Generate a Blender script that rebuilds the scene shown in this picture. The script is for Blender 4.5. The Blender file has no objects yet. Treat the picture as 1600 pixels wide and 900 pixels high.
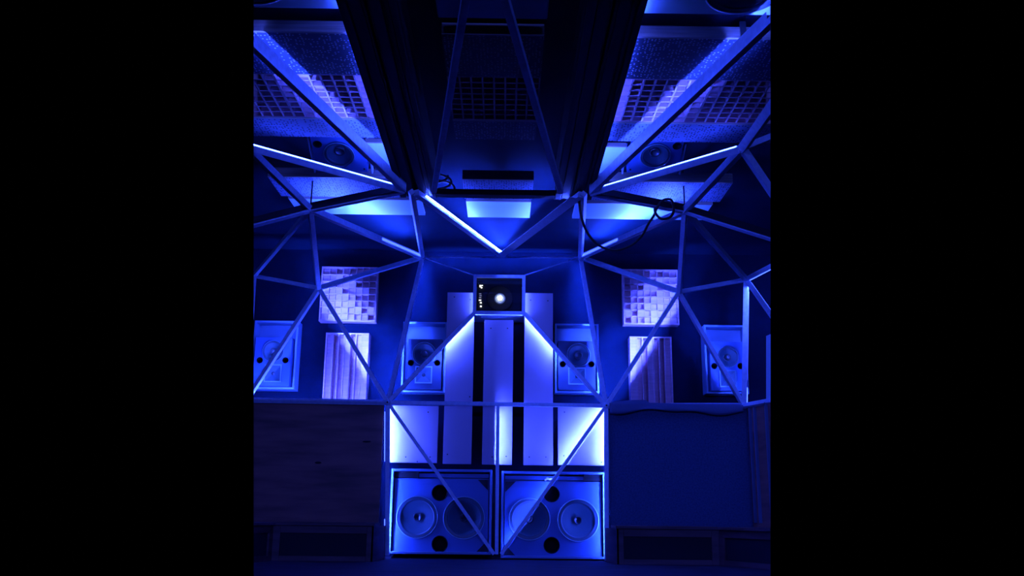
import bpy, bmesh, math, random
from mathutils import Vector as V, Matrix
random.seed(7)
sc = bpy.context.scene
COL = sc.collection

# ------------------------------------------------------------------ camera
F = 1400.0                                   # focal length in pixels of the 1600 px wide frame
CAMP = V((0.06, 0.0, 0.50))
ROLL = 0.011
dy = V(((786-800)/F, (450-797)/F, -1)).normalized()     # world +Y seen from the camera
s_, c_ = math.sin(ROLL), math.cos(ROLL)
dz = V((s_, c_, (dy.x*s_+dy.y*c_)/-dy.z)).normalized()  # world +Z
dx = dy.cross(dz)
RC = Matrix((dx, dy, dz))                     # camera -> world
cam_d = bpy.data.cameras.new('camera'); cam = bpy.data.objects.new('camera', cam_d); COL.objects.link(cam)
cam.matrix_world = Matrix.Translation(CAMP) @ RC.to_4x4()
cam_d.sensor_width = 36; cam_d.lens = F*36/1600; cam_d.clip_start = 0.05; cam_d.clip_end = 60
sc.camera = cam

def ray(px, py): return RC @ V(((px-800)/F, (450-py)/F, -1))
def P(px, py, Y):                             # the point of plane y = Y seen there
    d = ray(px, py); return CAMP + d*((Y-CAMP.y)/d.y)
def PZ(px, py, z):                            # the point of the level z seen there
    d = ray(px, py); return CAMP + d*((z-CAMP.z)/d.z)
def rect(x0, y0, x1, y1, Y):                  # x0,x1,z0,z1 of a wall rectangle
    mx, my = (x0+x1)/2, (y0+y1)/2
    return P(x0, my, Y).x, P(x1, my, Y).x, P(mx, y1, Y).z, P(mx, y0, Y).z

# ------------------------------------------------------------------ materials
def mat(name, col, rough=.6, metal=0.0, spec=.5, noise=None, bump=None):
    m = bpy.data.materials.new(name); m.use_nodes = True
    nt = m.node_tree; b = nt.nodes['Principled BSDF']
    b.inputs['Base Color'].default_value = (*col, 1); b.inputs['Roughness'].default_value = rough
    b.inputs['Metallic'].default_value = metal; b.inputs['Specular IOR Level'].default_value = spec
    if noise:
        sx, sy, sz, amt, dark = noise
        tc = nt.nodes.new('ShaderNodeTexCoord'); mp = nt.nodes.new('ShaderNodeMapping'); mp.inputs['Scale'].default_value = (sx, sy, sz)
        n = nt.nodes.new('ShaderNodeTexNoise'); n.inputs['Scale'].default_value = 1; n.inputs['Detail'].default_value = 6
        r = nt.nodes.new('ShaderNodeMix'); r.data_type = 'RGBA'
        r.inputs[6].default_value = (*[c*dark for c in col], 1); r.inputs[7].default_value = (*[min(1, c*(1+amt)) for c in col], 1)
        cr = nt.nodes.new('ShaderNodeValToRGB'); cr.color_ramp.elements[0].position = .32; cr.color_ramp.elements[1].position = .62
        L = nt.links.new
        L(tc.outputs['Object'], mp.inputs['Vector']); L(mp.outputs['Vector'], n.inputs['Vector']); L(n.outputs['Fac'], cr.inputs['Fac'])
        L(cr.outputs['Color'], r.inputs[0]); L(r.outputs[2], b.inputs['Base Color'])
        if bump:
            bp = nt.nodes.new('ShaderNodeBump'); bp.inputs['Strength'].default_value = bump; bp.inputs['Distance'].default_value = .01
            L(n.outputs['Fac'], bp.inputs['Height']); L(bp.outputs['Normal'], b.inputs['Normal'])
    return m
def dotted(name, base, dot, scale, size):     # perforated board: random punched holes
    m = mat(name, base, .6, spec=.2); nt = m.node_tree; b = nt.nodes['Principled BSDF']; L = nt.links.new
    tc = nt.nodes.new('ShaderNodeTexCoord'); mp = nt.nodes.new('ShaderNodeMapping'); mp.inputs['Scale'].default_value = (scale, scale, 0.0)
    vo = nt.nodes.new('ShaderNodeTexVoronoi'); vo.voronoi_dimensions = '2D'; vo.inputs['Scale'].default_value = 1; vo.inputs['Randomness'].default_value = .55
    lt = nt.nodes.new('ShaderNodeMath'); lt.operation = 'LESS_THAN'; lt.inputs[1].default_value = size
    sp = nt.nodes.new('ShaderNodeSeparateColor'); gt = nt.nodes.new('ShaderNodeMath'); gt.operation = 'GREATER_THAN'; gt.inputs[1].default_value = .45
    mu = nt.nodes.new('ShaderNodeMath'); mu.operation = 'MULTIPLY'
    L(vo.outputs['Color'], sp.inputs[0]); L(sp.outputs[0], gt.inputs[0]); L(lt.outputs[0], mu.inputs[0]); L(gt.outputs[0], mu.inputs[1])
    mx = nt.nodes.new('ShaderNodeMix'); mx.data_type = 'RGBA'; mx.inputs[6].default_value = (*base, 1); mx.inputs[7].default_value = (*dot, 1)
    L(tc.outputs['Object'], mp.inputs['Vector']); L(mp.outputs['Vector'], vo.inputs['Vector']); L(vo.outputs['Distance'], lt.inputs[0])
    L(mu.outputs[0], mx.inputs[0]); L(mx.outputs[2], b.inputs['Base Color'])
    return m
LEDC = (.035, .072, 1.0)
def emit(name, col, k):
    m = bpy.data.materials.new(name); m.use_nodes = True; nt = m.node_tree
    b = nt.nodes['Principled BSDF']; b.inputs['Base Color'].default_value = (.8, .8, .8, 1)
    b.inputs['Emission Color'].default_value = (*col, 1); b.inputs['Emission Strength'].default_value = k
    return m
_led = {}
def led(k):
    if k not in _led: _led[k] = emit('led_tape', LEDC, k)
    return _led[k]
M = dict(
    wall=mat('dark_blue_wall_paint', (.003, .013, .034), .85, spec=.08, noise=(3, 3, 3, .15, .85)),
    ceil=mat('dark_ceiling_paint', (.005, .022, .05), .85, spec=.08, noise=(2, 2, 2, .15, .85)),
    floor=mat('dark_floor', (.03, .03, .055), .6, noise=(2.5, 12, 1, .5, .4)),
    strut=mat('grey_painted_steel', (.55, .70, .95), .45, .1, noise=(25, 25, 25, .1, .9)),
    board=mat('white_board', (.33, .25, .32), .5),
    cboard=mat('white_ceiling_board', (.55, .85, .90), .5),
    pine=mat('pale_pine', (.95, .56, .62), .55, noise=(6, 6, 40, .08, .85)),
    fascia=mat('pale_wood_fascia', (.34, .28, .24), .6, noise=(3, 60, 60, .25, .75)),
    ply=mat('brown_plywood', (.26, .10, .075), .6, noise=(1.2, 1, 9, .35, .55)),
    plyd=mat('dark_bench_wood', (.12, .055, .06), .6, noise=(2, 2, 14, .3, .6)),
    cloth=mat('navy_fabric', (.05, .10, .20), .9, noise=(60, 60, 60, .2, .8)),
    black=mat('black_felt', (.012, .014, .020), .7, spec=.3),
    blackg=mat('black_satin', (.02, .022, .026), .38),
    cabinet=mat('blue_grey_cabinet', (.14, .26, .46), .5),
    mbaffle=mat('shaded_cabinet_paint', (.02, .05, .12), .5),  # baffle colour darkened for the shade on the inner wall speakers
    baffle=mat('grey_cabinet_paint', (.075, .18, .46), .5),
    cone=mat('dark_paper_cone', (.035, .09, .13), .5),
    rubber=mat('rubber_surround', (.04, .08, .11), .35),
    cap=mat('glossy_dust_cap', (.03, .05, .07), .16, spec=.9),
    ringm=mat('satin_ring', (.22, .4, .5), .3, .3),
    hole=mat('port_dark', (.003, .003, .004), .9),
    niche=mat('pale_box_paint', (.26, .48, .72), .5),
    screw=mat('dark_screw', (.03, .03, .035), .4, .6),
    white=mat('white_tape', (.85, .85, .85), .6),
    cable=mat('black_cable', (.008, .008, .010), .45),
    perf=dotted('perforated_board_shaded', (.03, .045, .085), (.45, .5, .6), 46, .25),  # copy for shaded boards: shade in the base, lit holes as pale dots
    perfl=dotted('perforated_board_lit', (.16, .21, .36), (.01, .015, .04), 46, .3),  # copy for lit boards: paler base, dark holes
)

# ------------------------------------------------------------------ mesh builder
class MB:
    def __init__(s): s.v = []; s.f = []; s.sm = []
    def add(s, vs, fs, smooth=False):
        b = len(s.v); s.v += [V(p) for p in vs]; s.f += [tuple(b+i for i in f) for f in fs]; s.sm += [smooth]*len(fs)
    def box(s, x0, x1, y0, y1, z0, z1):
        if x0 > x1: x0, x1 = x1, x0
        if y0 > y1: y0, y1 = y1, y0
        if z0 > z1: z0, z1 = z1, z0
        s.hexa([(x0,y0,z0),(x1,y0,z0),(x1,y1,z0),(x0,y1,z0),(x0,y0,z1),(x1,y0,z1),(x1,y1,z1),(x0,y1,z1)])
        return s
    def hexa(s, p):
        s.add(p, [(3,2,1,0),(4,5,6,7),(0,1,5,4),(1,2,6,5),(2,3,7,6),(3,0,4,7)]); return s
    def bar(s, p0, p1, n, wn, wb):            # square bar: full width wn along n, wb across
        p0, p1 = V(p0), V(p1); a = (p1-p0).normalized(); n = V(n); n = (n-a*n.dot(a)).normalized(); b = a.cross(n)
        q = [-b*wb/2-n*wn/2, b*wb/2-n*wn/2, b*wb/2+n*wn/2, -b*wb/2+n*wn/2]
        # order the ring so that face normals point outwards
        s.add([p0+k for k in q]+[p1+k for k in q], [(3,2,1,0),(4,5,6,7),(0,1,5,4),(1,2,6,5),(2,3,7,6),(3,0,4,7)]); return s
    def prism(s, poly, ext):
        n = len(poly); ext = V(ext); vs = [V(p) for p in poly]+[V(p)+ext for p in poly]
        s.add(vs, [tuple(range(n))[::-1], tuple(range(n, 2*n))]+[(i, (i+1) % n, n+(i+1) % n, n+i) for i in range(n)]); return s
    def lathe(s, c, ax, prof, n=32, up=(0,0,1)):    # prof: list of (radius, distance along ax); closed at the ends when r = 0
        c = V(c); ax = V(ax).normalized(); u = V(up); u = (u-ax*u.dot(ax)).normalized(); w = ax.cross(u)
        b = len(s.v); k = len(prof)
        vs = []; fs = []
        for r, d in prof:
            for i in range(n):
                t = 2*math.pi*i/n; vs.append(c+ax*d+(u*math.cos(t)+w*math.sin(t))*max(r, 1e-5))
        for j in range(k-1):
            for i in range(n):
                fs.append((j*n+i, j*n+(i+1) % n, (j+1)*n+(i+1) % n, (j+1)*n+i))
        s.add(vs, fs, True); return s
    def tube(s, pts, r, n=8):
        pts = [V(p) for p in pts]; vs = []; fs = []; m = len(pts); ref = V((.13, .27, .95))
        for i, p in enumerate(pts):
            a = (pts[min(i+1, m-1)]-pts[max(i-1, 0)]).normalized()
            if abs(a.dot(ref)) > .95: ref = V((1, .1, .1))
            u = (ref-a*ref.dot(a)).normalized(); w = a.cross(u)
            for k in range(n):
                t = 2*math.pi*k/n; vs.append(p+(u*math.cos(t)+w*math.sin(t))*r)
        for i in range(m-1):
            for k in range(n): fs.append((i*n+k, i*n+(k+1) % n, (i+1)*n+(k+1) % n, (i+1)*n+k))
        fs.append(tuple(range(n))[::-1]); fs.append(tuple((m-1)*n+k for k in range(n)))
        s.add(vs, fs, True); return s
    def xf(s, fn):
        s.v = [V(fn(p)) for p in s.v]; return s

def wloc(o):
    p = V((0,0,0))
    while o: p = p+o.location; o = o.parent
    return p
def build(name, mb, m, parent=None, bevel=0.0, label=None):
    me = bpy.data.meshes.new(name); ob = bpy.data.objects.new(name, me); COL.objects.link(ob)
    if parent is not None: ob.parent = parent; org = wloc(parent)
    else:
        xs = [p.x for p in mb.v]; ys = [p.y for p in mb.v]; zs = [p.z for p in mb.v]
        org = V(((min(xs)+max(xs))/2, (min(ys)+max(ys))/2, min(zs))); ob.location = org
    me.from_pydata([p-org for p in mb.v], [], mb.f)
    me.polygons.foreach_set('use_smooth', mb.sm)
    me.materials.append(m)
    bm = bmesh.new(); bm.from_mesh(me); bmesh.ops.recalc_face_normals(bm, faces=bm.faces); bm.to_mesh(me); bm.free()
    if bevel:
        md = ob.modifiers.new('edge', 'BEVEL'); md.width = bevel; md.segments = 2; md.limit_method = 'ANGLE'; md.angle_limit = math.radians(50)
    if label: ob['label'] = label
    return ob
def tag(o, label, cat, group=None):
    o['label'] = label; o['category'] = cat
    if group: o['group'] = group
    return o
def thing(name, loc, label, cat, group=None):
    o = bpy.data.objects.new(name, None); COL.objects.link(o); o.location = loc; o.empty_display_size = .1
    return tag(o, label, cat, group)
def struct(name, mb, m, bevel=0):
    o = build(name, mb, m, None, bevel); o['kind'] = 'structure'; return o

# ------------------------------------------------------------------ room shell
WY = 10.15                                     # back wall plane
CZ = 3.45                                     # ceiling height
FY = 9.6                                      # front plane of the steel frame
struct('wall_back', MB().box(-3.6, 3.7, WY, WY+.12, 0, CZ), M['wall'])
struct('ceiling', MB().box(-3.6, 3.7, 3.2, WY+.12, CZ, CZ+.12), M['ceil'])
struct('floor', MB().box(-3.6, 3.7, 6.5, WY+.12, -.1, 0), M['floor'])

# ------------------------------------------------------------------ steel frame
frame = thing('geodesic_frame', P(777, 866, FY), 'grey steel strut frame spanning the room, lit by blue LED tape', 'frame')
def strut(p0, p1, w=.048, n=(0, -1, 0), leds=(), front_shade=False, sw=.010):
    """leds: (normal, fin direction or None, brightness, t0, t1)"""
    p0, p1 = V(p0), V(p1); a = (p1-p0).normalized()
    mb = MB()
    main_n = V(leds[0][0]) if leds else V(n)
    mb.bar(p0, p1, main_n, w, w)
    strips = []
    for nn, fin, k, t0, t1, *own in leds:
        tw = own[0] if own else sw; nn = V(nn); nn = (nn-a*nn.dot(a)).normalized()
        q0, q1 = p0.lerp(p1, t0), p0.lerp(p1, t1)
        if fin is not None:
            fd = V(fin); fd = (fd-a*fd.dot(a)); fd = (fd-nn*fd.dot(nn)).normalized()
            off = nn*(w/2+.022)+fd*(w/2-.002)
            mb.bar(p0.lerp(p1, max(0, t0-.07))+off, q1+off, nn, .05, .004)
            so = nn*(w/2+.0025)+fd*(w/2-.012)
            if len(own) > 1 and own[1]: mb.bar(q0+nn*(w/2+own[1]/2-.002)-fd*(w/2-.002), q1+nn*(w/2+own[1]/2-.002)-fd*(w/2-.002), nn, own[1], .004)  # second fin, added to narrow the spread of the tape's light
        else:
            so = nn*(w/2+.0025)
        if len(own) > 2: so = so+V((0, 0, own[2]))
        strips.append((MB().bar(q0+so, q1+so, nn, .003, tw), k))
    o = build('strut', mb, M['strut'], frame, .003)
    for s, k in strips: build('led_strip', s, led(k), o, 0, 'glowing blue LED tape along the strut')
    if front_shade:                                   # black strip: shade of the unlit front face, put in as colour
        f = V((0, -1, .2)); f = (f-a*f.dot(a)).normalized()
        build('shade_strip', MB().bar(p0.lerp(p1, .02)+f*(w/2+.003)+V((0, 0, .012)), p0.lerp(p1, .98)+f*(w/2+.003)+V((0, 0, .012)), f, .006, w*1.25), M['black'], o, 0, 'black strip standing in for shade on the strut front')
    return o
A = P(606, 629, FY); B = P(947, 634, FY)
I0 = P(384, 625, FY); I = P(397, 431, FY); J = P(1166, 437, FY); J0 = P(1163, 634, FY)
C = P(498, 450, 9.6); D = P(1061, 456, 9.6)
E_ = P(660, 402, 10.03); F_ = P(907, 402, 10.03)
G = P(485, 327, 7.4); H = P(1070, 329, 7.4)
K = PZ(631, 297, 3.10); L_ = PZ(924, 301, 3.10)
Mr = PZ(1160, 232, 3.08); Ml = PZ(386, 229, 3.08)
Nl = PZ(385, 62, 3.155); Nr = PZ(1212, 28, 3.155)
AP = P(784, 399, 10.0)
PY = 9.665                                     # plane of the projector window frame
TL = P(741, 430, PY); TR = P(820, 430, PY); BL = P(741, 489, PY); BR = P(820, 490, PY)
BC0 = P(772, 866, 9.61); BC1 = P(783, 866, 9.61)
Bk = (0, 1, 0)
KB = 520.0                                    # LED tape brightness
# knee ring and posts
strut(I0, A, .045, leds=[((0, .8, .6), None, KB*1.4, .0, .98)])
strut(A, B, .04)
strut(B, J0, .045, leds=[((0, .8, .6), None, KB*.2, .05, .95)])
strut(J0, P(1214, 625, 8.75), .045)
strut(A, P(605, 868, FY), .042, leds=[(Bk, (-1, 0, 0), KB*4, .02, .41), (Bk, (-1, 0, 0), KB*1.5, .41, .97)])
strut(B, P(948, 876, FY), .042, leds=[(Bk, (1, 0, 0), KB*4, .02, .41), (Bk, (1, 0, 0), KB*1.3, .41, .97)])
strut(P(778, 635, FY), P(776, 866, FY), .036, leds=[(Bk, (-1, 0, 0), KB*2.6, .02, .40)])
strut(A, BC0, .036)
strut(B, BC1, .036, leds=[(Bk, (.7, 0, -.5), KB*3.2, .02, .40), (Bk, (.7, 0, -.5), KB*.35, .40, .95)])
# pyramid-shaped bay round the projector
strut(A, BL, .042, leds=[(Bk, (-.7, 0, .7), KB*2.4, .50, .99), (Bk, (-.7, 0, .7), KB*.1, .03, .50)])
strut(B, BR, .042, leds=[(Bk, (.7, 0, .7), KB*2.4, .50, .99), (Bk, (.7, 0, .7), KB*.1, .03, .50)])
strut(E_, TL, .012); strut(F_, TR, .012)
strut(E_, F_, .018, leds=[((0, 1, -.15), None, KB*.35, .05, .95)])
strut(A, E_, .045, leds=[(Bk, (-1, 0, 0), KB*.7, .03, .97, .01, .030)])
strut(B, F_, .045, leds=[(Bk, (1, 0, 0), KB*.7, .03, .97, .01, .030)])
# side facets
strut(C, A, .045, leds=[(Bk, (-.7, 0, -.6), KB*3.0, .03, .97, .01, .035)])
strut(D, B, .045, leds=[(Bk, (.7, 0, -.6), KB*3.0, .03, .97, .01, .035)])
strut(C, I0, .04, leds=[(Bk, (.8, 0, -.5), KB*.4, .1, .97)]); strut(D, J0, .04, leds=[(Bk, (-.8, 0, -.5), KB*.4, .1, .97)])
strut(C, I, .04, leds=[((.2, 1, 0), None, KB*.15, .02, .5)]); strut(D, J, .045, leds=[((-.2, 1, 0), None, KB*.15, .02, .5)])
strut(C, E_, .05); strut(D, F_, .05)
strut(G, C, .045); strut(H, D, .045)
strut(G, I, .04); strut(H, J, .05)
strut(G, E_, .055, leds=[((0, 0, 1), None, KB*1.6, .03, .8, .01), ((1, -.1, 0), None, 4.0, .55, .985, .026)])
strut(H, F_, .055, leds=[((0, 0, 1), None, KB*1.6, .03, .8, .01), ((-1, -.1, 0), None, 4.0, .55, .985, .026)])
strut(G, P(384, 353, 6.9), .05, front_shade=True); strut(H, P(1214, 374, 6.9), .05, front_shade=True)
strut(G, K, .052, front_shade=True); strut(H, L_, .052, front_shade=True)
strut(G, Ml, .05); strut(H, Mr, .055)
strut(I, I0, .045)
strut(J, J0, .055, leds=[((1, -.4, 0), None, 1.0, .1, .8), ((1, -.4, 0), None, 9, .86, .98)], sw=.024)  # dim upper strip glows in place of light on the post's side
strut(J, P(1214, 412, 9.0), .05, leds=[((.2, -.3, -.8), None, 7, .1, .98)])
strut(J, P(1214, 505, 9.0), .05, leds=[((.8, -.1, .6), None, 7, .1, .98), ((.1, 1, 0), None, KB*1.0, .1, .98)])
# upper bars
strut(K, Ml, .05, leds=[((0, -.72, .68), None, KB*.06, .03, .99)], sw=.026)
strut(L_, Mr, .05, leds=[((0, -.72, .68), None, KB*.06, .03, .97)], sw=.026)
strut(K, Nl, .043, leds=[((0, 0, 1), (1, 0, 0), KB*.5, .06, .98, .01, .020)])
strut(L_, Nr, .043, leds=[((0, 0, 1), (-1, 0, 0), KB*.5, .06, .98, .01, .020)])
strut(Mr, PZ(1214, 155, 3.1), .06); strut(Mr, P(1214, 210, 6.1), .045); strut(Mr, P(1214, 312, 6.4), .05)
strut(PZ(643, 300, 3.1), E_, .045); strut(PZ(912, 303, 3.1), F_, .045)
strut(PZ(650, 301, 3.1), AP, .05, leds=[((.75, .1, .12), None, KB*2.5, .07, .97, .0022, 0, .018)])
strut(PZ(908, 304, 3.1), AP, .05, leds=[((-.75, .1, .12), (0, 0, -1), KB*1.5, .09, .97)], sw=.005)
# two bars under the dark recess
strut(PZ(678, 298, 3.10), PZ(729, -12, 3.1), .045); strut(PZ(876, 299, 3.10), PZ(786, -12, 3.1), .045)
for (xa, ya, xb, yb) in ((601.3, 643, 601, 721), (601, 811, 601, 850), (949.3, 736, 949.5, 746), (949.8, 771, 950.5, 812)):
    pa, pb = P(xa, ya, FY), P(xb, yb, FY)
    build('led_strip', MB().bar(pa, pb, (0, -1, 0), .003, .009), led(5), frame, 0, 'glowing blue LED tape hanging loose beside the post')
for p in (A, B, C, D, E_, F_, G, H, I, J, Mr, J0):
    hb = MB().lathe(p+V((0, -.032, 0)), (0, 1, 0), [(0, 0), (.030, 0), (.034, .004), (.034, .05), (0, .05)], 12)
    build('hub', hb, M['strut'], frame)
    build('bolt', MB().lathe(p+V((0, -.044, .0)), (0, 1, 0), [(0, 0), (.010, 0), (.010, .012), (0, .012)], 6), M['screw'], frame)
for (p, q) in ((G, P(488, 268, 7.45)), (H, P(1066, 270, 7.45))):
    build('hanging_rod', MB().tube([p, (p.x, p.y+.02, CZ)], .007), M['blackg'], frame)

# ------------------------------------------------------------------ ceiling beams and dark recess between them
ZB = 3.15; ZC = 3.28
def beam(name, x0, x1):
    mb = MB()
    y0, y1 = 3.3, 7.45
    w = (x1-x0)
    mb.box(x0, x1, y0, y1, ZB+.03, CZ)
    for a, b, d in ((0, .16, .0), (.18, .40, .012), (.43, .50, .03), (.54, .74, .008), (.78, .86, .02), (.88, 1., .0)):
        mb.box(x0+w*a, x0+w*b, y0, y1, ZB+d, ZB+.06)
    o = struct(name, mb, M['black'], .004)
    xs, sg = (x0, -1) if x0 < 0 else (x1, 1)
    build('led_strip', MB().bar((xs+sg*.003, 4.1, ZC-.02), (xs+sg*.003, 7.3, ZC-.02), (sg, 0, 0), .003, .008), led(KB*.2), o)
    return o
xl0, xl1 = PZ(524, 0, ZB).x, PZ(622, 298, ZB).x
xr0, xr1 = PZ(1010, 0, ZB).x, PZ(930, 298, ZB).x
LO, RO = (xl0+xl1)/2, (xr0+xr1)/2
print('beam outer', xl0, xl1, xr0, xr1)
beam('beam_left', LO, LO+.32); beam('beam_right', RO-.32, RO)
struct('beam_cross', MB().box(LO+.32, RO-.32, 7.38, 7.45, ZB+.005, ZB+.06).box(LO+.32, RO-.32, 7.34, 7.385, ZB-.0, ZB+.05), M['black'], .004)

# ------------------------------------------------------------------ acoustic clouds under the ceiling
ZC = 3.28
def Yz(py, z, px=786): return PZ(px, py, z).y
XC = (LO+RO)/2
yF, yP, yD0, yD1, yR = Yz(54, ZC), Yz(118, ZC), Yz(121, ZC), Yz(187, ZC), Yz(218, ZC)
print('cloud Y', yF, yP, yD0, yD1, yR)
def cloud(label, x0, x1, rear_mat, grp='perforated absorber boxes overhead'):
    t = thing('ceiling_absorber', ((x0+x1)/2, yF, ZC), label, 'acoustic panel', grp)
    build('fascia', MB().box(x0, x1, yF, yF+.02, ZC, ZC+.075), M['fascia'], t, .002)
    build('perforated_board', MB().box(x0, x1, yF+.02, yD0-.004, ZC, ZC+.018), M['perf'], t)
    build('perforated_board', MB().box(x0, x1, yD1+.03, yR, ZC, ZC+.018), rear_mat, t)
    build('trim_strip', MB().box(x0, x1, yD1+.004, yD1+.028, ZC-.004, ZC+.075), M['fascia'], t)
    return t
def skyline_ceiling(label, x0, y0, w, l, grp, seed):
    rnd = random.Random(seed)
    t = thing('skyline_diffuser', (x0+w/2, y0+l/2, ZC), label, 'acoustic diffuser', grp)
    n = 8; cw, cl = w/n, l/n; th = .012; D = .18
    fr = MB(); bl = MB()
    for i in range(n+1):
        a = .010 if i in (0, n) else th
        fr.box(x0+i*cw-a/2, x0+i*cw+a/2, y0, y0+l, ZC, ZC+D)
        fr.box(x0, x0+w, y0+i*cl-a/2, y0+i*cl+a/2, ZC, ZC+D)
    for i in range(n):
        for j in range(n):
            d = rnd.choice((.02, .06, .11, .14, .155, .155, .155, .155))
            bl.box(x0+i*cw+th/2, x0+(i+1)*cw-th/2, y0+j*cl+th/2, y0+(j+1)*cl-th/2, ZC+d, ZC+D)
    build('grid_frame', fr, M['pine'], t); build('well_blocks', bl, M['pine'], t)
    return t
cw = .61
c_ = XC
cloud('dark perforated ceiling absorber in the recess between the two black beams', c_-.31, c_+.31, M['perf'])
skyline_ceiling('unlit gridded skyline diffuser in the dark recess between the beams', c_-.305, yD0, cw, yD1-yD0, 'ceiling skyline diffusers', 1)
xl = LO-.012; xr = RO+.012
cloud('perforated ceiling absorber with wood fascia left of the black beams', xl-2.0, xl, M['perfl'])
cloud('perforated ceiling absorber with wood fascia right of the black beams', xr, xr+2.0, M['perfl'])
skyline_ceiling('lit wooden grid diffuser overhead just left of the left black beam', xl-cw, yD0, cw, yD1-yD0, 'ceiling skyline diffusers', 2)
skyline_ceiling('wooden grid diffuser overhead cut by the left edge of the photo', xl-2*cw-.006, yD0, cw, yD1-yD0, 'ceiling skyline diffusers', 3)
skyline_ceiling('lit wooden grid diffuser overhead just right of the right black beam', xr, yD0, cw, yD1-yD0, 'ceiling skyline diffusers', 4)
skyline_ceiling('wooden grid diffuser overhead cut by the right edge of the photo', xr+cw+.006, yD0, cw, yD1-yD0, 'ceiling skyline diffusers', 5)
# boxes nearest to the viewer, cut by the top of the picture
def front_box(label, x0, x1, woofer, y_end, grp):
    t = thing('ceiling_speaker_box', ((x0+x1)/2, y_end-.6, ZC), label, 'speaker', grp)
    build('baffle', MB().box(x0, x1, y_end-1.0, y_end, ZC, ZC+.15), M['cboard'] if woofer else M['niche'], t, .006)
    if woofer:
        cx, cy, r = woofer
        c = V((cx, cy, ZC-.002))
        build('woofer', MB().lathe(c, (0, 0, -1), [(r*1.08, -.01), (r*1.08, .008), (r, .010), (r*.95, .004), (r*.86, .008), (r*.80, .0)], 40, (0, 1, 0)), M['rubber'], t)
        build('cone', MB().lathe(c, (0, 0, -1), [(r*.8, .001), (0, .0005)], 40, (0, 1, 0)), M['black'], t)
    return t
yE = Yz(18, ZC)
front_box('white speaker box overhead at the top edge, left of the beams', xl-1.3, xl, (PZ(388, -22, ZC).x, Yz(-22, ZC), .2), yE, 'ceiling speaker boxes at the top edge')
front_box('white speaker box overhead at the top edge, right of the beams', xr, xr+1.3, (PZ(1165, -16, ZC).x, Yz(-19, ZC), .2), yE, 'ceiling speaker boxes at the top edge')
ob = build('ceiling_board', MB().box(c_-.32, c_+.32, 4.0, Yz(30, ZC), ZC, ZC+.05), M['niche'], None, .01)
tag(ob, 'plain dim blue board overhead at the top edge between the beams', 'acoustic panel')

# second row of clouds nearer to the back wall
def cloud2(label, x0, x1, grp, name='ceiling_absorber'):
    ya, yb = Yz(282, ZC), Yz(311, ZC)
    t = thing(name, ((x0+x1)/2, ya, ZC), label, 'acoustic panel', grp)
    build('fascia', MB().box(x0, x1, ya-.02, ya, ZC, ZC+.085), M['fascia'], t, .002)
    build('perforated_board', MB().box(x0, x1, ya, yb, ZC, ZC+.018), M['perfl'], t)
    return t
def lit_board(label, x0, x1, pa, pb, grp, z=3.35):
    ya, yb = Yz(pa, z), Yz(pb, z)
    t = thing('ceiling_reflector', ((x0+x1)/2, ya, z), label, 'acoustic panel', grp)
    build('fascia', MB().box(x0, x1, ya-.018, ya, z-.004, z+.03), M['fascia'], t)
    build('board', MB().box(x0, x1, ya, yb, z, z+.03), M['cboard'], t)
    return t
g2 = 'rear perforated absorbers'; g3 = 'white ceiling boards near the back wall'
Y8 = Yz(314, 3.35)
XL0, XL1 = P(450, 314, Y8).x, P(653, 314, Y8).x
XC0, XC1 = P(728, 314, Y8).x, P(830, 314, Y8).x
XR0, XR1 = P(905, 316, Y8).x, P(1114, 316, Y8).x
cloud2('perforated absorber overhead behind the left lit bar', XL0, XL1+.03, g2)
cloud2('narrow perforated absorber overhead behind the black crossbeam', XC0, XC1, g2)
cloud2('perforated absorber overhead behind the right lit bar', XR0-.03, XR1, g2)
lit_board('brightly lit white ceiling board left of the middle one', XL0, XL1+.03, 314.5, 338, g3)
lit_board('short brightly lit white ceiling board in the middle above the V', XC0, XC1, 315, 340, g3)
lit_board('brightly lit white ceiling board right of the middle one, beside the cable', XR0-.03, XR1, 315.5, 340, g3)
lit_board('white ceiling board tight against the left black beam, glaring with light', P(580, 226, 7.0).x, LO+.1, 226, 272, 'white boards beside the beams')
lit_board('white ceiling board tight against the right black beam, glaring with light', RO-.1, P(971, 228, 7.0).x, 227, 274, 'white boards beside the beams')

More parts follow.
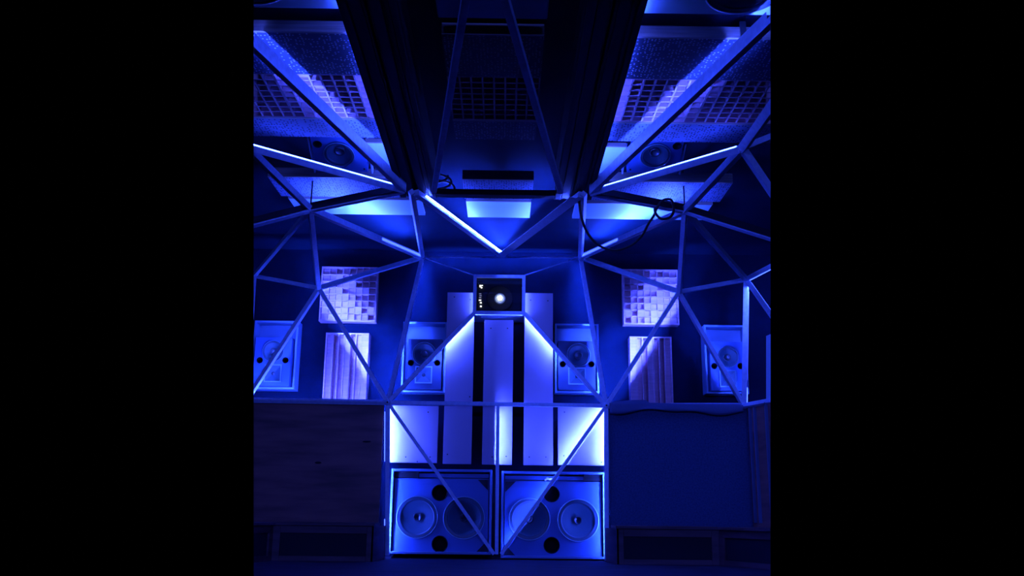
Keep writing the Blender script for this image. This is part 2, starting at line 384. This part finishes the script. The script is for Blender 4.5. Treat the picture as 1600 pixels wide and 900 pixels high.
# ------------------------------------------------------------------ loudspeakers
from mathutils.geometry import delaunay_2d_cdt
def cabinet_mesh(q, a0, a1, b0, b1, depth, holes, wall=.018, n=36):
    """box whose front face (d = 0) has round openings; q(a, b, d) maps local coordinates to the room, d < 0 is inside"""
    mb = MB()
    for k in (0,):
        mb.add([q(a0,b0,0),q(a1,b0,0),q(a1,b1,0),q(a0,b1,0),q(a0,b0,-depth),q(a1,b0,-depth),q(a1,b1,-depth),q(a0,b1,-depth)], [(0,1,5,4),(1,2,6,5),(2,3,7,6),(3,0,4,7),(4,5,6,7)])
    vs = [(a0,b0),(a1,b0),(a1,b1),(a0,b1)]; ed = [(0,1),(1,2),(2,3),(3,0)]
    for (ca, cb, r) in holes:
        b = len(vs); vs += [(ca+r*math.cos(2*math.pi*i/n), cb+r*math.sin(2*math.pi*i/n)) for i in range(n)]; ed += [(b+i, b+(i+1) % n) for i in range(n)]
    v2, e2, f2 = delaunay_2d_cdt([V((x, y)) for x, y in vs], ed, [], 1, 1e-5)[:3]
    keep = []
    for f in f2:
        cx = sum(v2[i].x for i in f)/len(f); cy = sum(v2[i].y for i in f)/len(f)
        if not any((cx-ca)**2+(cy-cb)**2 < (r*.995)**2 for ca, cb, r in holes): keep.append(tuple(f))
    mb.add([q(p.x, p.y, 0) for p in v2], keep)
    for (ca, cb, r) in holes:
        ring = [(ca+r*math.cos(2*math.pi*i/n), cb+r*math.sin(2*math.pi*i/n)) for i in range(n)]
        mb.add([q(x, y, 0) for x, y in ring]+[q(x, y, -wall) for x, y in ring], [(i, (i+1) % n, n+(i+1) % n, n+i) for i in range(n)])
    return mb
def woofer_parts(t, c, ax, r, capr=.2, up=(0, 0, 1)):
    c = V(c); ax = V(ax)
    w = build('woofer', MB().lathe(c, ax, [(r, .0), (r, .010), (r*.93, .012), (r*.90, .006), (r*.84, .012), (r*.78, .004), (r*.76, -.006)], 40, up), M['rubber'], t)
    build('cone', MB().lathe(c, ax, [(r*.77, -.004), (r*.5, -.03), (capr*r, -.055), (0, -.056)], 40, up), M['cone'], w)
    build('dust_cap', MB().lathe(c, ax, [(capr*r*1.15, -.055), (capr*r*1.15, -.028), (capr*r*1.0, -.024), (capr*r*.85, -.034), (capr*r*.4, -.048), (0, -.05)], 24, up), M['cap'], w)
    build('trim_ring', MB().lathe(c, ax, [(r*.995, .010), (r*.985, .014), (r*.955, .014), (r*.945, .010)], 40, up), M['ringm'], w)
    return w
def port(t, c, ax, r, up=(0, 0, 1)):
    build('port', MB().lathe(c, ax, [(r*1.10, .0005), (r*1.05, .004), (r*.99, .002), (r*.97, -.02), (r*.95, -.15), (0, -.15)], 24, up), M['hole'], t)
def baffle_with_holes(mb, x0, x1, y0, y1, z0, z1): mb.box(x0, x1, y0, y1, z0, z1); return mb

def subwoofer(label, px0, px1, py0, py1, cones, ports, gus_left, slot, tape):
    Yf = 9.67
    x0, x1, z0, z1 = rect(px0, py0, px1, py1, Yf); z0 = max(z0, 0.004)
    t = thing('subwoofer', ((x0+x1)/2, (Yf+10.1)/2, z0), label, 'subwoofer', 'built-in subwoofers')
    w = .024
    fr = MB()
    fr.box(x0, x0+w, Yf, 10.1, z0, z1).box(x1-w, x1, Yf, 10.1, z0, z1).box(x0+w, x1-w, Yf, 10.1, z0, z0+w).box(x0+w, x1-w, Yf, 10.1, z1-w, z1).box(x0+w, x1-w, 10.06, 10.1, z0+w, z1-w)
    build('cabinet', fr, M['cabinet'], t, .003)
    bx0, bx1, bz0, bz1 = x0+w+.012, x1-w-.012, z0+w, z1-.10
    Yb = Yf+.045
    # the baffle is a ring of faces with true openings for the cones
    hol = []
    for (cx, cy) in cones: c = P(cx, cy, Yb); hol.append((c.x, c.z, .212))
    for (cx, cy) in ports: c = P(cx, cy, Yb); hol.append((c.x, c.z, .078))
    build('baffle', cabinet_mesh(lambda a, b, d: V((a, Yb-d, b)), bx0, bx1, bz0, bz1, .25, hol), M['baffle'], t)
    build('slot_rail', MB().box(bx0, bx1, Yb+.02, Yb+.05, bz1+.015, bz1+.055), M['baffle'], t)
    sx0, sx1 = P(slot[0], py0, Yb).x, P(slot[1], py0, Yb).x
    build('handle_slot', MB().box(sx0, sx1, Yb-.005, Yb+.045, bz1+.008, z1-w-.004), M['hole'], t)
    for (cx, cy) in cones:
        c = P(cx, cy, Yb); woofer_parts(t, (c.x, Yb, c.z), (0, -1, 0), .222, .17)
    for (cx, cy) in ports:
        c = P(cx, cy, Yb); port(t, (c.x, Yb, c.z), (0, -1, 0), .078)
    for zz, sg in ((bz1, -1), (bz0, 1)):
        gx = bx0 if gus_left else bx1; sx = 1 if gus_left else -1
        tri = [(gx+sx*.005, Yb-.012, zz+sg*.004), (gx+sx*.115, Yb-.012, zz+sg*.004), (gx+sx*.005, Yb-.012, zz+sg*.115)]
        build('corner_gusset', MB().prism(tri, (0, .011, 0)), M['black'], t)
    if tape:
        tb = MB(); c = P(856, 748, Yb)
        for k in range(5):
            a = c+V((-.035+.016*k, -.012-.004*(k % 2), -.008+.006*(k % 3)))
            tb.bar(a, a+V((.02, -.006*(k % 3), .008*((k % 2)*2-1))), (0, -1, .3), .012, .02)
        build('tape_scrap', tb, M['white'], t, .002, 'crumpled white scrap')
    return t
subwoofer('double subwoofer left of the middle post', 609, 768, 733, 866, ((652, 808), (725, 809)), ((687, 770), (687, 850)), False, (613, 655), False)
subwoofer('double subwoofer right of the middle post, white scrap on its top', 783, 946, 737, 873, ((827, 811), (903, 813)), ((862, 772), (862, 852)), True, (912, 938), True)

def monitor(label, niche_px, cab_px, wf, ports, horn, wr, grp):
    Yn, Yc = 9.95, 10.02
    x0, x1, z0, z1 = rect(*niche_px, Yn)
    t = thing('speaker_niche', ((x0+x1)/2, WY-.1, z0), label.replace('SPK', 'open pale box holding the speaker'), 'wall box', 'pale wall boxes round the speakers')
    w = .022; mb = MB()
    mb.box(x0, x0+w, Yn, WY-.005, z0, z1).box(x1-w, x1, Yn, WY-.005, z0, z1).box(x0+w, x1-w, Yn, WY-.005, z1-w, z1).box(x0+w, x1-w, Yn, WY-.005, z0, z0+w)
    build('box_frame', mb, M['niche'], t, .002)
    build('back_board', MB().box(x0+w, x1-w, Yn+.16, Yn+.18, z0+w, z1-w), M['niche'], t)
    a0, a1, b0, b1 = rect(*cab_px, Yc-.14); b0 = z0+w+.002
    s = thing('monitor_speaker', ((a0+a1)/2, Yc, b0), label.replace('SPK', 'two-way speaker with square horn'), 'speaker', grp)
    Yb = Yc-.14; c = P(*wf, Yb); hol = [(c.x, c.z, wr*.96)]
    for q in ports: c = P(*q, Yb); hol.append((c.x, c.z, .032))
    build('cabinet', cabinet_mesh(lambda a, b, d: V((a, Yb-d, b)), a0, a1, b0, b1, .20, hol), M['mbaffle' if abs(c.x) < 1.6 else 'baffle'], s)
    c = P(*wf, Yb); woofer_parts(s, (c.x, Yb-.002, c.z), (0, -1, 0), wr, .3)
    for q in ports:
        c = P(*q, Yb); port(s, (c.x, Yb-.003, c.z), (0, -1, 0), .032)
    h0, h1, k0, k1 = rect(*horn, Yb)
    e = .012; hm = MB()
    o = [(h0, Yb-.02, k0), (h1, Yb-.02, k0), (h1, Yb-.02, k1), (h0, Yb-.02, k1)]
    i1 = [(h0+e, Yb-.022, k0+e), (h1-e, Yb-.022, k0+e), (h1-e, Yb-.022, k1-e), (h0+e, Yb-.022, k1-e)]
    bk = [(h0, Yb, k0), (h1, Yb, k0), (h1, Yb, k1), (h0, Yb, k1)]
    mx, mz = (h0+h1)/2, (k0+k1)/2; th = .02
    ib = [(mx-th, Yb-.003, mz-th), (mx+th, Yb-.003, mz-th), (mx+th, Yb-.003, mz+th), (mx-th, Yb-.003, mz+th)]
    vs = bk+o+i1+ib; fs = []
    for q in range(4):
        r = (q+1) % 4
        fs += [(q, r, 4+r, 4+q), (4+q, 4+r, 8+r, 8+q), (8+q, 8+r, 12+r, 12+q)]
    fs.append((12, 13, 14, 15)); hm.add(vs, fs)
    hn = build('horn', hm, M['cone'], s)
    rm = MB(); e2 = .010
    rm.box(h0-.002, h1+.002, Yb-.026, Yb-.018, k0-.002, k0+e2).box(h0-.002, h1+.002, Yb-.026, Yb-.018, k1-e2, k1+.002).box(h0-.002, h0+e2, Yb-.026, Yb-.018, k0+e2, k1-e2).box(h1-e2, h1+.002, Yb-.026, Yb-.018, k0+e2, k1-e2)
    build('horn_rim', rm, M['ringm'], hn, 0, 'pale rim')
    build('horn_throat', MB().lathe((mx, Yb-.003, mz), (0, -1, 0), [(th, 0), (th*.9, .006), (th*.4, .010), (0, .011)], 16), M['cap'], hn)
    return s
mg = 'wall speakers in pale boxes'
monitor('SPK just left of the white boards', (628, 503, 697, 613), (637, 530, 690, 606), (663, 553), ((642, 567), (683, 567)), (649, 573, 675, 599), .135, mg)
monitor('SPK just right of the white boards', (867, 506, 936, 614), (872, 533, 930, 608), (904, 555), ((879, 569), (924, 569)), (888, 575, 915, 601), .135, mg)
monitor('SPK at the left edge of the photo', (394, 501, 463, 608), (397, 527, 454, 602), (427, 549), ((406, 563), (446, 563)), (414, 570, 440, 597), .122, mg)
monitor('SPK beside the tall right-hand post', (1102, 508, 1168, 615), (1110, 534, 1167, 609), (1137, 558), ((1116, 572), (1157, 572)), (1124, 579, 1150, 605), .122, mg)

def ceiling_monitor(label, pc, Y, grp, mirror):
    c = P(pc[0], pc[1], Y); ax = V((0, -.45, -.90)).normalized(); u = V((1, 0, 0)); w = ax.cross(u)   # u right, w in the baffle plane
    if w.y < 0: w = -w
    t = thing('ceiling_monitor', c, label, 'speaker', grp)
    def q(a, b, d): return c+u*a+w*b+ax*d
    hw, hl, th = .215, .20, .20
    cab = cabinet_mesh(q, -hw, hw, -hl, hl, th, [(0, 0, .125), (-.165, -.10, .034), (.165, -.10, .034)])
    build('cabinet', cab, M['baffle'], t)
    woofer_parts(t, q(0, .0, .004), ax, .13, .3, (1, 0, 0))
    for a in (-.165, .165):
        port(t, q(a, -.10, .003), ax, .034, (1, 0, 0))
    for a in (-.19, .19):
        build('screw', MB().lathe(q(a, .165, .001), ax, [(.009, 0), (.009, .004), (0, .004)], 10, (1, 0, 0)), M['screw'], t)
    for sg in (-1, 1):
        build('bracket', MB().bar(q(sg*(hw+.03), -hl-.05, -.06), q(sg*(hw+.03), hl+.05, -.06), ax, .05, .012), M['strut'], t)
        build('hanger', MB().bar(q(sg*(hw+.02), 0, -.06), V((q(sg*(hw+.02), 0, -.06).x, q(sg*(hw+.02), 0, -.06).y, CZ)), (0, 1, 0), .03, .008), M['blackg'], t)
    return t
ceiling_monitor('speaker hung under the ceiling above the left lit bar', (530, 240), 6.95, 'speakers hung from the ceiling', False)
ceiling_monitor('speaker hung under the ceiling above the right lit bar', (1024, 242), 6.95, 'speakers hung from the ceiling', True)

# ------------------------------------------------------------------ white boards in the bay
def board(label, px, screws):
    Yb = 9.745
    x0, x1, z0, z1 = rect(*px, Yb)
    t = thing('wall_board', ((x0+x1)/2, (Yb+WY)/2, z0), label, 'acoustic panel', 'white boards in the middle bay')
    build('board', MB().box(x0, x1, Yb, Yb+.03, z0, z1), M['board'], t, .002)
    build('standoff', MB().box((x0+x1)/2-.04, (x0+x1)/2+.04, Yb+.03, WY-.002, z0+.03, z1-.03), M['black'], t)
    for (sx, sy) in screws:
        c = P(sx, sy, Yb)
        build('screw', MB().lathe((c.x, Yb+.001, c.z), (0, -1, 0), [(.007, 0), (.007, .003), (0, .0035)], 10), M['screw'], t)
board('short white board at the left end, glaring along its left edge', (607, 634, 684, 723), ((669, 644), (672, 714), (634, 714), (652, 721)))
board('tall white board left of the projector', (695.5, 457, 739, 725), ((710, 464), (735, 468), (699, 710), (734, 620)))
board('narrow white board standing under the projector', (755, 500, 801, 726), ((767, 513), (793, 513), (769, 714), (791, 713)))
board('tall white board right of the projector', (819, 458, 864, 727), ((829, 469), (856, 470), (827, 714), (853, 714)))
board('short white board at the right end, lit on both sides of a slanting strut', (872, 636, 946, 727), ((882, 644), (881, 712), (940, 722)))

# ------------------------------------------------------------------ projector behind its window
x0, x1, z0, z1 = TL.x-.008, TR.x+.008, BL.z-.01, TL.z+.01
t = thing('projector_housing', ((x0+x1)/2, PY+.1, z0), 'square steel window box framing the projector, high in the middle', 'window box')
w = .036
fm = MB().box(x0, x0+w, PY, PY+.03, z0, z1).box(x1-w, x1, PY, PY+.03, z0, z1).box(x0+w, x1-w, PY, PY+.03, z1-w, z1).box(x0+w, x1-w, PY, PY+.03, z0, z0+w)
fo = build('window_frame', fm, M['strut'], t, .003)
hs = MB().box(x0+.008, x0+.02, PY+.03, WY-.002, z0+.008, z1-.008).box(x1-.02, x1-.008, PY+.03, WY-.002, z0+.008, z1-.008).box(x0+.02, x1-.02, PY+.03, WY-.002, z1-.02, z1-.008).box(x0+.02, x1-.02, PY+.03, WY-.002, z0+.008, z0+.02).box(x0+.02, x1-.02, WY-.02, WY-.002, z0+.02, z1-.02)
build('housing', hs, M['strut'], t)
li = MB().box(x0+.021, x0+.025, PY+.031, WY-.021, z0+.022, z1-.022).box(x1-.025, x1-.021, PY+.031, WY-.021, z0+.022, z1-.022).box(x0+.025, x1-.025, PY+.031, WY-.021, z1-.026, z1-.022).box(x0+.025, x1-.025, PY+.031, WY-.021, z0+.022, z0+.026)
build('lining', li, M['black'], t)
for sx, xx in ((-1, x0+.006), (1, x1-.006)):
    build('led_strip', MB().bar((xx-sx*.002, PY+.045, z0+.01), (xx-sx*.002, PY+.045, z1-.02), (sx, 0, 0), .003, .010), led(KB*.5), t, 0, 'glowing blue LED tape beside the window')
build('led_strip', MB().bar((x0+.03, PY+.06, z0+.0045), (x1-.03, PY+.06, z0+.0045), (0, 0, -1), .003, .01), led(KB*.015), t)
glass = bpy.data.materials.new('window_glass'); glass.use_nodes = True
nt = glass.node_tree; nt.nodes.clear()
o_ = nt.nodes.new('ShaderNodeOutputMaterial'); mxn = nt.nodes.new('ShaderNodeMixShader'); tr = nt.nodes.new('ShaderNodeBsdfTransparent'); gl = nt.nodes.new('ShaderNodeBsdfGlossy')
gl.inputs['Roughness'].default_value = .03; mxn.inputs[0].default_value = .05; tr.inputs[0].default_value = (.95, .97, .96, 1)
nt.links.new(tr.outputs[0], mxn.inputs[1]); nt.links.new(gl.outputs[0], mxn.inputs[2]); nt.links.new(mxn.outputs[0], o_.inputs[0])
build('glass_pane', MB().box(x0+w, x1-w, PY+.012, PY+.017, z0+w, z1-w), glass, t)
Yl = PY+.12
pc = P(781, 466, Yl)
pj = thing('projector', (pc.x, Yl+.08, z0+.05), 'black projector with glaring white lens inside the square window', 'projector')
pb = MB().box(x0+.04, x1-.04, Yl+.03, WY-.04, z0+.03, z1-.03)
build('body', pb, M['black'], pj, .01)
build('lens_barrel', MB().lathe((pc.x, Yl+.03, pc.z), (0, -1, 0), [(.15, -.005), (.15, .03), (.145, .034), (.135, .03), (.03, .0), (0, 0)], 48), mat('lens_barrel', (.010, .012, .016), .9), pj)
build('lens', MB().lathe((pc.x, Yl+.03, pc.z), (0, -1, 0), [(.018, .0), (.026, .018), (.028, .03), (.018, .045), (0, .05)], 32), emit('projector_lamp', (.86, .93, 1.0), 6.0), pj, 0, 'glaring white lens')
for r0, r1, k in ((.034, .046, .30), (.046, .062, .07)):  # rings made to glow, standing in for the halo round the lens
    build('halo_ring', MB().lathe((pc.x, Yl+.022, pc.z), (0, -1, 0), [(r0, .0), (r0, .012), (r1, .004), (r1, .0), (r0, .0)], 40), emit('lens_glow', (.45, .7, 1.0), k), pj)
for (sx, sy, a, b) in ((750.5, 447, .010, .012), (752.5, 449.5, .008, .006), (753.5, 446, .007, .005), (750.3, 459, .012, .004), (750.8, 462, .012, .004), (750.3, 465, .012, .004), (750, 469, .013, .006), (751.3, 473, .010, .007), (751.4, 478.7, .010, .008)):
    c = P(sx, sy, Yl+.015)
    build('indicator_light', MB().box(c.x-a, c.x+a, Yl+.012, Yl+.02, c.z-b, c.z+b), emit('indicator_glow', (.95, .9, .85), 2.0 if b > .0045 else .25), pj)

# ------------------------------------------------------------------ wall diffusers
def skyline_wall(label, px, flip):
    Yf = 10.02
    x0, x1, z0, z1 = rect(*px, Yf)
    t = thing('skyline_diffuser', ((x0+x1)/2, Yf+.06, z0), label, 'acoustic diffuser', 'square skyline diffusers on the wall')
    e = .016; n = 8; fr = MB(); bl = MB()
    fr.box(x0, x0+e, Yf, WY-.002, z0, z1).box(x1-e, x1, Yf, WY-.002, z0, z1).box(x0+e, x1-e, Yf, WY-.002, z0, z0+e).box(x0+e, x1-e, Yf, WY-.002, z1-e, z1)
    cw, ch = (x1-x0-2*e)/n, (z1-z0-2*e)/n; th = .010
    for i in range(1, n):
        fr.box(x0+e+i*cw-th/2, x0+e+i*cw+th/2, Yf, WY-.02, z0+e, z1-e); fr.box(x0+e, x1-e, Yf, WY-.02, z0+e+i*ch-th/2, z0+e+i*ch+th/2)
    # depth of every well, row by row from the top (0 flush, 9 deepest), seen on the right-hand one
    rows = ['31242532', '21113021', '63700311', '51125030', '43520132', '42302121', '06020221', '72320111']
    for j in range(n):
        for i in range(n):
            k = i if not flip else n-1-i
            d = int(rows[j][k])*.014+.010
            bl.box(x0+e+i*cw+th/2, x0+e+(i+1)*cw-th/2, Yf+d, WY-.004, z1-e-(j+1)*ch+th/2, z1-e-j*ch-th/2)
    build('grid_frame', fr, M['pine'], t, 0); build('well_blocks', bl, M['pine'], t, 0)
skyline_wall('square gridded skyline diffuser on the wall left of the projector bay', (500.5, 417, 588.5, 502), True)
skyline_wall('square gridded skyline diffuser on the wall right of the projector bay', (974, 421, 1060, 507), False)
def slat_diffuser(label, px, flip):
    Yf = 9.99
    x0, x1, z0, z1 = rect(*px, Yf)
    t = thing('slat_diffuser', ((x0+x1)/2, Yf+.07, z0), label, 'acoustic diffuser', 'slatted diffusers on the wall')
    e = .016
    build('case', MB().box(x0, x0+e, Yf, WY-.002, z0, z1).box(x1-e, x1, Yf, WY-.002, z0, z1).box(x0+e, x1-e, Yf+.004, WY-.002, z1-e, z1), M['pine'], t, .002)
    n = 7; w = (x1-x0-2*e)/n; deep = (0.012, .07, .14, .02, .10, .14, .05)
    fins = MB(); wells = MB()
    for i in range(1, n): fins.box(x0+e+i*w-.007, x0+e+i*w+.007, Yf+.002, WY-.004, z0, z1-e)
    for i in range(n):
        k = i if not flip else n-1-i
        wells.box(x0+e+i*w, x0+e+(i+1)*w, Yf+deep[k], WY-.003, z0, z1-e)
    build('fin', fins, M['pine'], t); build('well_strip', wells, M['pine'], t)
slat_diffuser('tall slatted wood diffuser on the wall above the plywood panel', (506, 520, 574, 632), True)
slat_diffuser('tall slatted wood diffuser on the wall above the navy fabric panel', (985, 526, 1051, 638), False)
yw = 9.1
ob = build('side_board', MB().hexa([P(1197, 626, yw), P(1214, 625, yw-.25), P(1214, 625, yw-.25)+V((.03, .03, 0)), P(1197, 626, yw)+V((.03, .03, 0)),
                                   P(1197, 525, yw), P(1214, 518, yw-.25), P(1214, 518, yw-.25)+V((.03, .03, 0)), P(1197, 525, yw)+V((.03, .03, 0))]), M['cboard'], None)
tag(ob, 'bright pale board standing at the right edge of the photo', 'acoustic panel')

# ------------------------------------------------------------------ knee panels, drape and benches
def pt(px, py, Y): return P(px, py, Y)
x0 = P(390, 700, FY+.03).x; x1 = P(597, 700, FY+.03).x; zt = P(500, 631, FY+.03).z
ob = build('plywood_panel', MB().box(x0, x1, FY+.025, FY+.05, .02, zt), M['ply'], None, .003)
tag(ob, 'dark brown plywood panel below the left side of the steel frame', 'wall panel')
for (kx, ky, a, b) in ((573, 690, .045, .010), (497, 723, .035, .012)):
    c = P(kx, ky, FY+.024)
    k = build('knot', MB().lathe((c.x, FY+.0255, c.z), (0, -1, 0), [(1, 0), (1, .0012), (0, .0015)], 16).xf(lambda p, c=c, a=a, b=b: (c.x+(p.x-c.x)*a, p.y, c.z+(p.z-c.z)*b)), M['black'], ob)
x0 = P(952, 700, FY+.03).x; x1 = P(1176, 700, FY+.03).x; zt = P(1050, 637, FY+.03).z
ob = build('fabric_panel', MB().box(x0, x1, FY+.025, FY+.06, .02, zt), M['cloth'], None, .004)
tag(ob, 'plain navy fabric panel below the right side of the steel frame', 'wall panel')
# cloth over the right ring
cl = MB(); n = 60; cols = []
pa, pb = P(952, 636, FY), P(1160, 637, FY)
for i in range(n+1):
    f = i/n; p = pa.lerp(pb, f)
    wv = math.sin(f*9+.6)*.5+math.sin(f*23)*.3
    top = .045+.035*max(0, math.sin(f*6.2+.2))*(1 if f < .3 or f > .68 else .2)
    low = .055+.022*math.sin(f*7.5+1.8)+.012*math.sin(f*17)
    prof = [(.06, -low*.6), (.045, .010), (.02, top), (-.02, top*.9), (-.036, .02), (-.040+.004*wv, -.02), (-.046-.006*wv, -low*.7), (-.034, -low)]
    cols.append([(p.x, p.y+a, p.z+b) for a, b in prof])
m_ = len(cols[0])
for th in (0,):
    vs = [q for c in cols for q in c]; fs = [(i*m_+k, (i+1)*m_+k, (i+1)*m_+k+1, i*m_+k+1) for i in range(n) for k in range(m_-1)]
    cl.add(vs, fs, True)
ob = build('drape_cloth', cl, mat('dark_drape', (.09, .13, .24), .7), None)
md = ob.modifiers.new('thick', 'SOLIDIFY'); md.thickness = .004
tag(ob, 'dark cloth draped along the top of the navy fabric panel', 'cloth')
# slatted side panel turning towards the viewer on the right
t = thing('slatted_panel', P(1180, 815, 9.3), 'dark wood panel with vertical battens at the right edge of the photo', 'wall panel')
a = V((J0.x+.034, FY+.02, 0)); b = P(1216, 700, 8.75); b = V((b.x, b.y, 0)); zt = J0.z-.03
d = (b-a).normalized(); nrm = V((d.y, -d.x, 0))
if nrm.y > 0: nrm = -nrm
build('panel', MB().hexa([a+V((0, 0, .30)), b+V((0, 0, .30)), b-nrm*.02+V((0, 0, .30)), a-nrm*.02+V((0, 0, .30)), a+V((0, 0, zt)), b+V((0, 0, zt)), b-nrm*.02+V((0, 0, zt)), a-nrm*.02+V((0, 0, zt))]), M['ply'], t)
for f in (.14, .32, .72):
    p = a.lerp(b, f)+nrm*.012
    build('batten', MB().bar(p+V((0, 0, .40)), p+V((0, 0, zt)), nrm, .03, .03), mat('blue_batten', (.10, .16, .28), .5), t, .003)
def bench(label, segs, ztop, end):
    """segs: list of front-edge ground points; each neighbouring pair is one straight run with a recessed front panel"""
    t = thing('bench', (segs[0]+segs[-1])/2, label, 'bench', 'built-in benches')
    for (p, q) in zip(segs[:-1], segs[1:]):
        d = (q-p); Ln = d.length; d.normalize(); bk = V((-d.y, d.x, 0))
        if bk.y < 0: bk = -bk
        zz = V((0, 0, 1)); dep = .42
        def bx(u0, u1, v0, v1, w0, w1):
            return [p+d*u0+bk*v0+zz*w0, p+d*u1+bk*v0+zz*w0, p+d*u1+bk*v1+zz*w0, p+d*u0+bk*v1+zz*w0, p+d*u0+bk*v0+zz*w1, p+d*u1+bk*v0+zz*w1, p+d*u1+bk*v1+zz*w1, p+d*u0+bk*v1+zz*w1]
        build('seat_top', MB().hexa(bx(-.005, Ln+.005, -.03, dep, ztop-.028, ztop)), M['plyd'], t, .004)
        fm = MB().hexa(bx(0, .07, 0, .03, 0, ztop-.028)).hexa(bx(Ln-.07, Ln, 0, .03, 0, ztop-.028)).hexa(bx(.07, Ln-.07, 0, .03, ztop-.1, ztop-.028)).hexa(bx(.07, Ln-.07, 0, .03, 0, .05))
        build('front_frame', fm, M['plyd'], t, .003)
        build('front_panel', MB().hexa(bx(.07, Ln-.07, .02, .035, .05, ztop-.1)), M['black'], t)
    if end is not None:
        p = segs[end]; q = segs[1 if end == 0 else -2]
        d = (p-q).normalized()
        e0 = p; e1 = p+d*.06+V((0, .42, 0))
        build('end_panel', MB().hexa([e0, e1, e1+V((.02 if d.x < 0 else -.02, .0, 0)), e0+V((.02 if d.x < 0 else -.02, .0, 0))]+[v+V((0, 0, ztop-.028)) for v in (e0, e1, e1+V((.02 if d.x < 0 else -.02, 0, 0)), e0+V((.02 if d.x < 0 else -.02, 0, 0)))]), M['plyd'], t)
    return t
ZT = .362
def gp(px, py, Y): p = P(px, py, Y); return V((p.x, p.y, 0))
bench('dark wooden bench against the plywood panel at lower left', [gp(380, 815, 8.5), gp(428, 815, 9.05), gp(585, 815, 9.05)], ZT, 2)
bench('dark wooden bench against the navy panel at lower right', [gp(963, 818, 9.05), gp(1122, 818, 9.05), gp(1218, 830, 8.3)], ZT, 0)

# ------------------------------------------------------------------ cables
def smooth(pts, k=8):
    pts = [V(p) for p in pts]; out = []
    for i in range(len(pts)-1):
        p0, p1, p2, p3 = pts[max(i-1, 0)], pts[i], pts[i+1], pts[min(i+2, len(pts)-1)]
        for j in range(k):
            f = j/k
            out.append(.5*((2*p1)+(p2-p0)*f+(2*p0-5*p1+4*p2-p3)*f*f+(3*p1-p0-3*p2+p3)*f**3))
    return out+[pts[-1]]
cpts = [(905, 296, 7.3), (905, 312, 7.3), (908, 338, 7.3), (918, 364, 7.35), (935, 383, 7.4), (960, 391, 7.4), (985, 384, 7.35), (1003, 368, 7.3), (1013, 350, 7.2), (1022, 336, 7.15), (1027, 324, 7.1), (1036, 313, 7.1), (1048, 312, 7.12), (1052, 322, 7.15),
        (1052, 332, 7.14), (1046, 340, 7.1), (1034, 342, 7.08), (1026, 336, 7.08), (1023, 328, 7.1), (1026, 324, 7.15), (1036, 316, 7.2), (1046, 318, 7.3), (1052, 322, 7.42)]
ob = build('cable', MB().tube(smooth([P(*c) for c in cpts]), .011), M['cable'], None)
tag(ob, 'black cable drooping from the right beam and looped over a strut', 'cable')
cp2 = [P(678+22*math.cos(t_)+.8*t_, 274+9*math.sin(t_)+1.6*t_, 7.6) for t_ in [k*.35 for k in range(48)]]
ob = build('cable', MB().tube(smooth(cp2, 3), .011), M['cable'], None)
tag(ob, 'dark coil of cable hung at the left end of the black crossbeam', 'cable')
br = MB(); c0 = P(1160, 34, yF-.012); c1 = P(1163, 68, yF-.012)
br.bar(c0, c1, (0, -1, 0), .012, .036)
ob = build('hanging_strap', br, M['blackg'], None)
tag(ob, 'dark strap hanging over the wood fascia at top right, above the strut', 'strap')

# ------------------------------------------------------------------ the modelled part of the room ends at the sides of the view
bpy.context.view_layer.update()
rl, rr = ray(396.3, 450), ray(396.3, 100)
nl = rl.cross(rr).normalized()
if nl.dot(ray(800, 450)) < 0: nl = -nl
q1, q2 = ray(1204, 450), ray(1204, 100)
nr = q1.cross(q2).normalized()
if nr.dot(ray(800, 450)) < 0: nr = -nr
for ob in list(sc.objects):
    if ob.type != 'MESH': continue
    o = wloc(ob); me = ob.data
    for n_ in (nl, nr):
        ds = [(v.co+o-CAMP).dot(n_) for v in me.vertices]
        if min(ds) >= 0: continue
        bm = bmesh.new(); bm.from_mesh(me)
        r = bmesh.ops.bisect_plane(bm, geom=bm.verts[:]+bm.edges[:]+bm.faces[:], dist=1e-6, plane_co=CAMP-o, plane_no=n_, clear_inner=True)
        ed = [e for e in r['geom_cut'] if isinstance(e, bmesh.types.BMEdge)]
        if ed:
            try: bmesh.ops.holes_fill(bm, edges=ed, sides=0)
            except Exception: pass
        bm.to_mesh(me); bm.free()
        if not me.vertices: break
for ob in list(sc.objects):
    if ob.type == 'MESH' and len(ob.data.polygons) == 0:
        bpy.data.objects.remove(ob)
for ob in list(sc.objects):
    if ob.type == 'EMPTY' and not ob.children: bpy.data.objects.remove(ob)

# ------------------------------------------------------------------ unseen fill lamps added behind the viewer
def lamp(loc, tgt, sx, sy, e, col):
    d = bpy.data.lights.new('fill_light', 'AREA'); d.shape = 'RECTANGLE'; d.size = sx; d.size_y = sy; d.energy = e; d.color = col
    o = bpy.data.objects.new('fill_light', d); COL.objects.link(o); o.location = loc
    o.rotation_euler = (V(tgt)-V(loc)).to_track_quat('-Z', 'Y').to_euler()
for sx in (-1, 1):
    lamp((sx*2.6, -6.0, 3.18), (0, 9, 1.2), 3.0, .12, 290, (.05, .09, 1))
w = bpy.data.worlds.new('world'); sc.world = w; w.use_nodes = True
w.node_tree.nodes['Background'].inputs[0].default_value = (0, 0, 0, 1); w.node_tree.nodes['Background'].inputs[1].default_value = 0
sc.view_settings.view_transform = 'Standard'; sc.view_settings.look = 'None'; sc.view_settings.exposure = 0; sc.view_settings.gamma = 1; sc.view_settings.use_curve_mapping = False
sc.cycles.use_denoising = True; sc.cycles.max_bounces = 6; sc.cycles.diffuse_bounces = 3; sc.cycles.sample_clamp_indirect = 4
sc.cycles.use_light_tree = True
